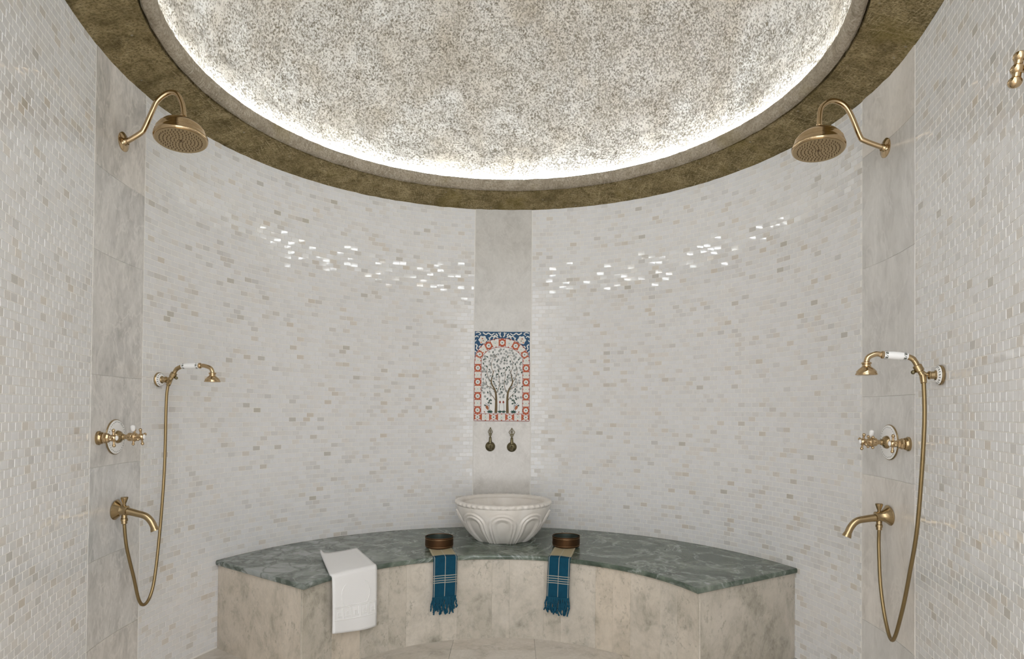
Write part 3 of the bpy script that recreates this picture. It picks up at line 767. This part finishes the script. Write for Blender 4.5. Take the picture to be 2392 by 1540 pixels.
# ------------------------------------------------------------------ shower fittings
def shower(px_fl, cv, pipe, head, tilt, label, side):
    s, z0 = onwall(*px_fl); (x, y), rz = mount(s, .002)
    r_ = thing('overhead_shower', label, 'shower', (x, y, z0), rz, 'overhead showers')
    pts = [(0, 0, 0)]+[(0, a, b-z0) for a, b in (radial(s, *cv(*q)) for q in pipe)]
    hp = radial(s, *cv(*head)); hy, hz = hp[0], hp[1]-z0
    pts[1] = (0, pts[1][1], pts[1][2]*.5)
    pth = smoothpath(pts, 6)
    MB().lathe([(.040, 0), (.0405, .004), (.037, .0065), (.026, .009), (.018, .011), (.015, .018), (.0125, .020)], (0, 0, 0), (0, 1, 0), 36).obj('wall_flange', M['brass'], r_)
    MB().tube(pth, .0105, 20).obj('gooseneck_pipe', M['brass'], r_)
    top = Vector(pts[-1]); ctr_ = Vector((0, hy, hz)); dn = (ctr_-top)
    ax = Vector((tilt[0], tilt[1], -1)).normalized(); L = .100
    rad = .1035
    o = ctr_-ax*L
    MB().tube([top+Vector((0, 0, .008)), o+ax*.01], .0125, 16).obj('ball_joint', M['brass'], r_)
    prof = [(.0135, 0), (.016, .005), (.030, .009), (.055, .016), (.074, .027), (.087, .041), (.0925, .050), (.0925, .053), (.0970, .056), (.0990, .066), (.0990, .069), (.1025, .072), (.1035, .080), (.1060, .083), (.1065, .092), (.1050, .097), (.1015, L)]
    MB().lathe(prof, o, ax, 64, caps=True).obj('rose_dome', M['brass'], r_, smooth=40)
    fc = MB().lathe([(.099, 0), (.099, .0012), (.02, .0022), (.001, .0024)], o+ax*L, ax, 64).obj('spray_face', M['brassd'], r_)
    g = MB(); u = ax.orthogonal().normalized(); w = ax.cross(u); c0 = o+ax*(L+.0022)
    for k, (rr, n) in enumerate(((.012, 6), (.026, 12), (.040, 18), (.054, 24), (.068, 30), (.082, 36))):
        for j in range(n):
            a = 2*PI*j/n+k*.09; g.lathe([(.0021, -.001), (.0019, .0022), (.0011, .003)], c0+(u*math.cos(a)+w*math.sin(a))*rr, ax, 6)
    g.lathe([(.0055, 0), (.005, .003), (.001, .0035)], c0, ax, 10)
    tag(g.obj('nozzles', M['nozzle'], fc, smooth=0), kind='stuff')
c1_ = lambda x, y: (x/7+240, y/7+180)
c2_ = lambda x, y: (x/7+1820, y/7+200)
shower((286.4, 331.4), c1_, [(400, 1030), (610, 920), (680, 830), (800, 560), (880, 400), (1000, 290), (1110, 250), (1210, 280), (1280, 400), (1310, 520), (1320, 640)], (1270, 1040), (.125, .075), 'round brass overhead shower on gooseneck arm above the folded towel end', -1)
shower(c2_(1755, 1020), c2_, [(1700, 1000), (1400, 900), (1330, 830), (1220, 560), (1140, 400), (1050, 300), (920, 250), (800, 270), (700, 360), (670, 500), (665, 660)], (650, 1060), (-.115, .075), 'round brass overhead shower on gooseneck arm at the bare end of the bench', 1)

def cross_handle(parent, o, ang, cap=True):
    """cross head handle: hub on axis +Y at o"""
    g = MB(); o = Vector(o)
    g.lathe([(.009, -.012), (.0135, -.009), (.014, .0), (.0125, .008), (.010, .010)], o, (0, 1, 0), 24)
    for k in range(4):
        a = ang+k*PI/2; d = Vector((math.cos(a), 0, math.sin(a)))
        g.tube([o+d*.008, o+d*.018, o+d*.026], [.0048, .0040, .0046], 12)
        q = o+d*.031; g.ball(q, .0068, 14)
    h = g.obj('cross_handle', M['brass'], parent, smooth=50)
    MB().lathe([(.0098, .0095), (.0095, .0125), (.006, .0152), (.001, .016)], o, (0, 1, 0), 24).obj('porcelain_cap', M['porc'], h)
    return h
def leafring(r0, n, y, sz, parent):
    g = MB()
    for k in range(n):
        a = 2*PI*k/n; c = Vector((r0*math.cos(a), y, r0*math.sin(a))); t_ = Vector((-math.sin(a), 0, math.cos(a))); q = Vector((math.cos(a), 0, math.sin(a)))
        if k % 3 == 2: v = [c+t_*sz*.5*math.cos(b)+q*sz*.5*math.sin(b) for b in np.linspace(0, 2*PI, 6, endpoint=False)]
        else:
            sg = 1 if k % 3 else -1; v = [c-t_*sz*.9, c+q*sz*.45*sg, c+t_*sz*.9+q*sz*.5*sg, c+t_*sz*.2-q*sz*.2*sg]
        g.add(v, [tuple(range(len(v)))])
    tag(g.obj('painted_sprig', M['inkg'], parent, smooth=0), kind='stuff')
def mixer(px, label, ang):
    s, z = onwall(*px); (x, y), rz = mount(s, .002)
    r_ = thing('mixer_valve', label, 'valve', (x, y, z), rz, 'porcelain plate shower valves')
    MB().lathe([(.0725, 0), (.0740, .003), (.0735, .006), (.0705, .0075)], (0, 0, 0), (0, 1, 0), 56).obj('brass_rim', M['brassd'], r_)
    pl = MB().lathe([(.0715, .002), (.0708, .0078), (.060, .0095), (.030, .0120), (.001, .0125)], (0, 0, 0), (0, 1, 0), 56).obj('porcelain_plate', M['porc'], r_)
    leafring(.0625, 33, .00975, .0048, pl)
    MB().lathe([(.027, .010), (.0275, .015), (.0235, .024), (.016, .029), (.0125, .032), (.0135, .036), (.0105, .040)], (0, 0, 0), (0, 1, 0), 32).obj('dome_collar', M['brassd'], r_)
    MB().lathe([(.0095, .038), (.010, .052), (.0165, .056), (.0185, .062), (.0165, .070), (.0195, .074), (.020, .082), (.016, .088), (.012, .092), (.011, .103)], (0, 0, 0), (0, 1, 0), 28).obj('spindle_body', M['brass'], r_)
    cross_handle(r_, (0, .108, .001), ang)
    g = MB()
    for k in range(4):
        a = ang+.5+k*PI/2; d = Vector((math.cos(a), 0, math.sin(a))); g.tube([Vector((0, .078, 0))+d*.012, Vector((0, .078, 0))+d*.026], [.0045, .004], 10); g.ball(Vector((0, .078, 0))+d*.030, .0062, 12)
    tc = g.obj('temperature_cross', M['brass'], r_, smooth=50)
    MB().lathe([(.0055, .026), (.0085, .030), (.0095, .040), (.0090, .047), (.005, .051), (.001, .052)], (0, .078, 0), (.25 if ang < 1.5 else -.25, 0, 1), 20).obj('porcelain_lever', M['porc'], tc)
def stopv(px, label, ang):
    s, z = onwall(*px); (x, y), rz = mount(s, .002)
    r_ = thing('stop_valve', label, 'valve', (x, y, z), rz, 'brass stop valves')
    MB().lathe([(.028, 0), (.0285, .006), (.025, .009), (.0235, .016), (.022, .018)], (0, 0, 0), (0, 1, 0), 36).obj('wall_collar', M['brassd'], r_)
    MB().lathe([(.019, .016), (.0215, .022), (.0215, .028), (.018, .033), (.0195, .036), (.0165, .042), (.012, .046), (.0105, .052)], (0, 0, 0), (0, 1, 0), 8).obj('faceted_body', M['brass'], r_, smooth=20)
    cross_handle(r_, (0, .058, 0), ang)
c3 = lambda x, y: (x/5.5+190, y/5.5+820)
c5 = lambda x, y: (x/4.967+1960, y/4.967+790)
mixer(c3(420, 1105), 'porcelain plate shower valve with brass cross handle on the strip behind the towel end', 1.25)
mixer(c5(600, 1210), 'porcelain plate shower valve with brass cross handle on the strip at the bare bench end', 1.9)
stopv(c3(205, 1120), 'small brass stop valve with cross handle beside the towel end porcelain valve', 1.45)
stopv(c5(820, 1230), 'small brass stop valve with cross handle beside the bare end porcelain valve', 1.7)

def hand_shower(cv, ros, tip, cradle, el1, hA, hB, el2, htop, hbot, lab1, lab2):
    s, z0 = onwall(*cv(*ros)); (x, y), rz = mount(s, .0018)
    L = lambda q: (lambda a: (a[0]-.0018, a[1]-z0))(radial(s, *cv(*q)))
    b = thing('shower_bracket', lab2, 'bracket', (x, y, z0), rz, 'hand shower brackets')
    MB().lathe([(.033, 0), (.0345, .003), (.0345, .007), (.032, .010)], (0, 0, 0), (0, 1, 0), 40).obj('wall_plate', M['brassd'], b)
    pr = MB().lathe([(.0325, .006), (.0315, .012), (.024, .0175), (.017, .019)], (0, 0, 0), (0, 1, 0), 40).obj('porcelain_ring', M['porc'], b)
    g = MB()
    for k in range(18):
        a = 2*PI*k/18; d = Vector((math.cos(a), 0, math.sin(a))); t_ = Vector((-math.sin(a), 0, math.cos(a)))
        p0, p1 = d*.0305+Vector((0, .0134, 0)), d*.0255+Vector((0, .0172, 0)); w = .0021*(1 if k % 2 else -1)
        g.add([p0-t_*.0022, p0+t_*.0012, p1+t_*(.0022+w*.4), p1-t_*.0008], [(0, 1, 2, 3)])
    tag(g.obj('painted_sprig', M['inkg'], pr, smooth=0), kind='stuff')
    cr_ = L(cradle); ty, tz = L(tip)
    MB().lathe([(.0185, .014), (.0175, .020), (.0135, .024), (.0130, .034), (.0150, .036), (.0150, max(.040, ty+.004)), (.010, max(.044, ty+.008))], (0, 0, 0), (0, 1, 0), 28).obj('bracket_body', M['brassd'], b)
    yb = max(.044, ty+.008)
    MB().tube(smoothpath([(0, yb-.006, 0), (0, yb+.008, .006), (0, (yb+cr_[0])/2+.004, cr_[1]*.6), (0, cr_[0], cr_[1])], 5), .0062, 12).obj('bracket_arm', M['brassd'], b)
    e1, a_, b_, e2, ht, hb = map(L, (el1, hA, hB, el2, htop, hbot))
    dv = Vector((0, e1[0]-cr_[0], e1[1]-cr_[1])).normalized()
    MB().lathe([(.0125, -.012), (.0145, -.010), (.0145, .010), (.0125, .012)], (0, cr_[0], cr_[1]), dv, 20).obj('cradle_fork', M['brassd'], b)
    MB().ball((0, cr_[0]+.016*1, cr_[1]-.014), .0075, 12).obj('cradle_screw', M['bronze'], b)
    h = thing('hand_shower', lab1, 'hand shower', (x, y, z0), rz, 'porcelain handled hand showers')
    low = Vector((0, cr_[0], cr_[1]))-dv*.030
    MB().tube(smoothpath([low, (0, cr_[0], cr_[1]), (0, (cr_[0]+e1[0])/2, (cr_[1]+e1[1])/2+.002), (0, e1[0], e1[1]-.004), (0, a_[0]+.004, a_[1])], 6), [.0088]*8+[.0092]*8+[.0098]*9, 18).obj('neck', M['brassd'], h)
    ax = Vector((0, b_[0]-a_[0], b_[1]-a_[1])); ln = ax.length; ax.normalize(); o = Vector((0, a_[0], a_[1]))
    hd = MB().lathe([(.0105, 0), (.0120, .003), (.0126, ln*.15), (.0138, ln*.35), (.0141, ln*.55), (.0134, ln*.8), (.0124, ln-.004), (.0105, ln)], o, ax, 32).obj('porcelain_handle', M['porc'], h)
    for c in (.13, .87):
        g = MB(); cc = o+ax*ln*c; rr = .01275 if c < .5 else .01325; u = ax.orthogonal().normalized(); w = ax.cross(u)
        for k in range(10):
            a = 2*PI*k/10; d = u*math.cos(a)+w*math.sin(a); t_ = -u*math.sin(a)+w*math.cos(a); sg = 1 if k % 2 else -1
            g.add([cc+d*rr-t_*.004-ax*.004, cc+d*rr+t_*.003-ax*.005*sg, cc+d*rr+t_*.004+ax*.004, cc+d*rr-t_*.002+ax*.005*sg], [(0, 1, 2, 3)])
        tag(g.obj('painted_band', M['inkg'], hd, smooth=0), kind='stuff')
    MB().lathe([(.0120, -.004), (.0136, -.001), (.0136, .004), (.011, .007)], o+ax*ln, ax, 24).obj('ferrule', M['brass'], h)
    MB().tube(smoothpath([(0, b_[0]+.003, b_[1]), (0, (b_[0]+e2[0])/2+.004, e2[1]), (0, (e2[0]+ht[0])/2+.002, (e2[1]*1.25+ht[1]*.75)/2), (0, ht[0], ht[1]), (0, ht[0]+.001, ht[1]-.008)], 6), .0094, 18).obj('bent_pipe', M['brass'], h)
    dn = Vector((0, 0, -1)); H = ht[1]-hb[1]
    MB().lathe([(.011, 0), (.0165, .003), (.0165, .007), (.0135, .010), (.0145, H*.35), (.026, H*.55), (.0325, H*.72), (.0335, H*.86), (.0355, H*.88), (.0355, H*.97), (.033, H), (.001, H+.001)], (0, ht[0], ht[1]), dn, 36).obj('spray_rose', M['brass'], h)
    return s, z0, low, (x, y), rz
hl = hand_shower(c3, (985, 370), (1080, 360), (1180, 310), (1235, 215), (1290, 195), (1520, 190), (1625, 192), (1685, 275), (1685, 402),
                 'brass hand shower with white porcelain handle hooked over the towel end tiles', 'brass and porcelain wall bracket for the towel end hand shower')
hr = hand_shower(c5, (1200, 430), (1060, 420), (920, 350), (850, 225), (800, 212), (510, 195), (385, 185), (318, 275), (318, 432),
                 'brass hand shower with white porcelain handle hooked before the bare end strip', 'brass and porcelain wall bracket for the bare end hand shower')

def spout(cv, px, body, pts, knob, hz_, label):
    s, z0 = onwall(*cv(*px)); (x, y), rz = mount(s, .002)
    L = lambda q: (lambda a: (a[0]-.002, a[1]-z0))(radial(s, *cv(*q)))
    r_ = thing('tub_spout', label, 'spout', (x, y, z0), rz, 'wall spouts with diverters')
    P = [L(q) for q in pts]; by_, bz = L(body)
    MB().lathe([(.040, 0), (.0425, .003), (.0425, .006), (.039, .009), (.030, .018), (.022, by_-.012), (.0195, by_+.004), (.0210, by_+.008), (.0210, by_+.013), (.0175, by_+.015)], (0, 0, 0), (0, 1, bz/by_*.6), 40).obj('flared_collar', M['brassd'], r_)
    path = smoothpath([(0, by_, bz)]+[(0, a, b) for a, b in P], 7); n = len(path)
    rad = [.0165-.0025*min(1, i/(n*.5)) for i in range(n)]; rad[-1] = .0185; rad[-2] = .0175; rad[-3] = .016
    MB().tube(path, rad, 22).obj('spout_pipe', M['brassd'], r_)
    kx = L(knob)
    MB().lathe([(.007, -.030), (.0065, -.010), (.0088, -.006), (.0105, .0), (.0140, .010), (.0145, .015), (.012, .017)], (0, kx[0], kx[1]-.008), (0, 0, 1), 20).obj('diverter_knob', M['brassd'], r_)
    hx = L(hz_)
    MB().lathe([(.011, .022), (.011, .004), (.0135, .002), (.0135, -.008), (.010, -.010)], (0, hx[0], hx[1]), (0, 0, 1), 20).obj('hose_outlet', M['brassd'], r_)
    Mx = Matrix.Translation((x, y, z0)) @ Matrix.Rotation(rz, 4, 'Z')
    return Mx @ Vector((0, hx[0], hx[1]-.009))
c4 = lambda x, y: (x/4.277+200, y/4.277+1080)
c6 = lambda x, y: (x/3.5+1930, y/3.5+1100)
eL = spout(c4, (290, 475), (385, 487), [(420, 490), (500, 510), (600, 540), (660, 600), (697, 685)], (388, 368), (387, 568), 'brass bath spout with diverter knob on the towel end strip')
eR = spout(c6, (525, 365), (430, 381), [(400, 385), (320, 395), (250, 412), (200, 462), (165, 540)], (432, 285), (432, 445), 'brass bath spout with diverter knob on the bare end strip')

def hose(h, end, px, label):
    s, z0, low, (x, y), rz = h
    A = Matrix.Translation((x, y, z0)) @ Matrix.Rotation(rz, 4, 'Z') @ low; A = np.array(A); B = np.array(end)
    d = (B-A)[:2]; d = d/np.linalg.norm(d); nrm = np.array([-d[1], d[0], 0.])
    pts = [A]
    for q in px:
        r_ = ray(*q); t_ = ((A-CAM)@nrm)/(r_@nrm); pts.append(CAM+r_*t_)
    pts.append(B+np.array([0, 0, -.012])); pts.append(B+np.array([0, 0, .004]))
    path = smoothpath(pts, 44)
    # resample evenly and rib
    P = np.array(path); L = np.concatenate([[0], np.cumsum(np.linalg.norm(np.diff(P, axis=0), axis=1))]); n = int(L[-1]/.0026)
    Q = np.stack([np.interp(np.linspace(0, L[-1], n), L, P[:, i]) for i in range(3)], 1)
    o = thing('shower_hose', label, 'hose', (0, 0, 0), 0, 'brass shower hoses')
    MB().tube([tuple(q) for q in Q], [.0066+(.0005 if i % 2 else 0) for i in range(n)], 10).obj('ribbed_hose', M['hose'], o, smooth=50)
    tt_ = Vector(Q[6]-Q[0]).normalized()
    MB().lathe([(.0075, -.004), (.0102, -.002), (.0102, .014), (.0095, .026), (.0075, .028)], Vector(Q[0]), tt_, 16).obj('hose_nut', M['brassd'], o)
    tt_ = Vector(Q[-7]-Q[-1]).normalized()
    MB().lathe([(.0085, -.002), (.0112, .0), (.0112, .014), (.0085, .016)], Vector(Q[-1]), tt_, 16).obj('hose_nut', M['brassd'], o)
hose(hl, eL, [c3(1108, 480), c3(1090, 700), c3(1068, 1500), c4(745, 650), c4(690, 1150), c4(640, 1350), c4(580, 1425), c4(530, 1370), c4(480, 1150), c4(410, 850)], 'looping brass hose from the towel end hand shower to its spout')
hose(hr, eR, [c5(985, 580), c5(990, 1000), c6(775, 100), c6(740, 500), c6(690, 800), c6(620, 1150), c6(545, 1385), c6(490, 1250), c6(445, 950), c6(430, 640)], 'looping brass hose from the bare end hand shower to its spout')

# brass fitting on the wall at the edge of the view
s, z = onwall(2443, 152); (x, y), rz = mount(s, .002)
r_ = thing('brass_wall_hook', 'brass wall hook with beaded stem high on the right mosaic wall', 'hook', (x, y, z), rz)
MB().lathe([(.026, 0), (.027, .004), (.024, .010), (.012, .013), (.009, .03)], (0, 0, 0), (0, 1, 0), 28).obj('wall_plate', M['brassd'], r_)
g = MB()
g.tube([(0, .02, 0), (0, .046, 0)], .008, 12)
for k, zz in enumerate((.030, .002, -.027)): g.ball((0, .044+.005*k, zz), .0145, 18, (1, 1, .9))
g.tube([(0, .044, .036), (0, .054, -.034)], .009, 12)
g.obj('beaded_stem', M['brass'], r_, smooth=60)
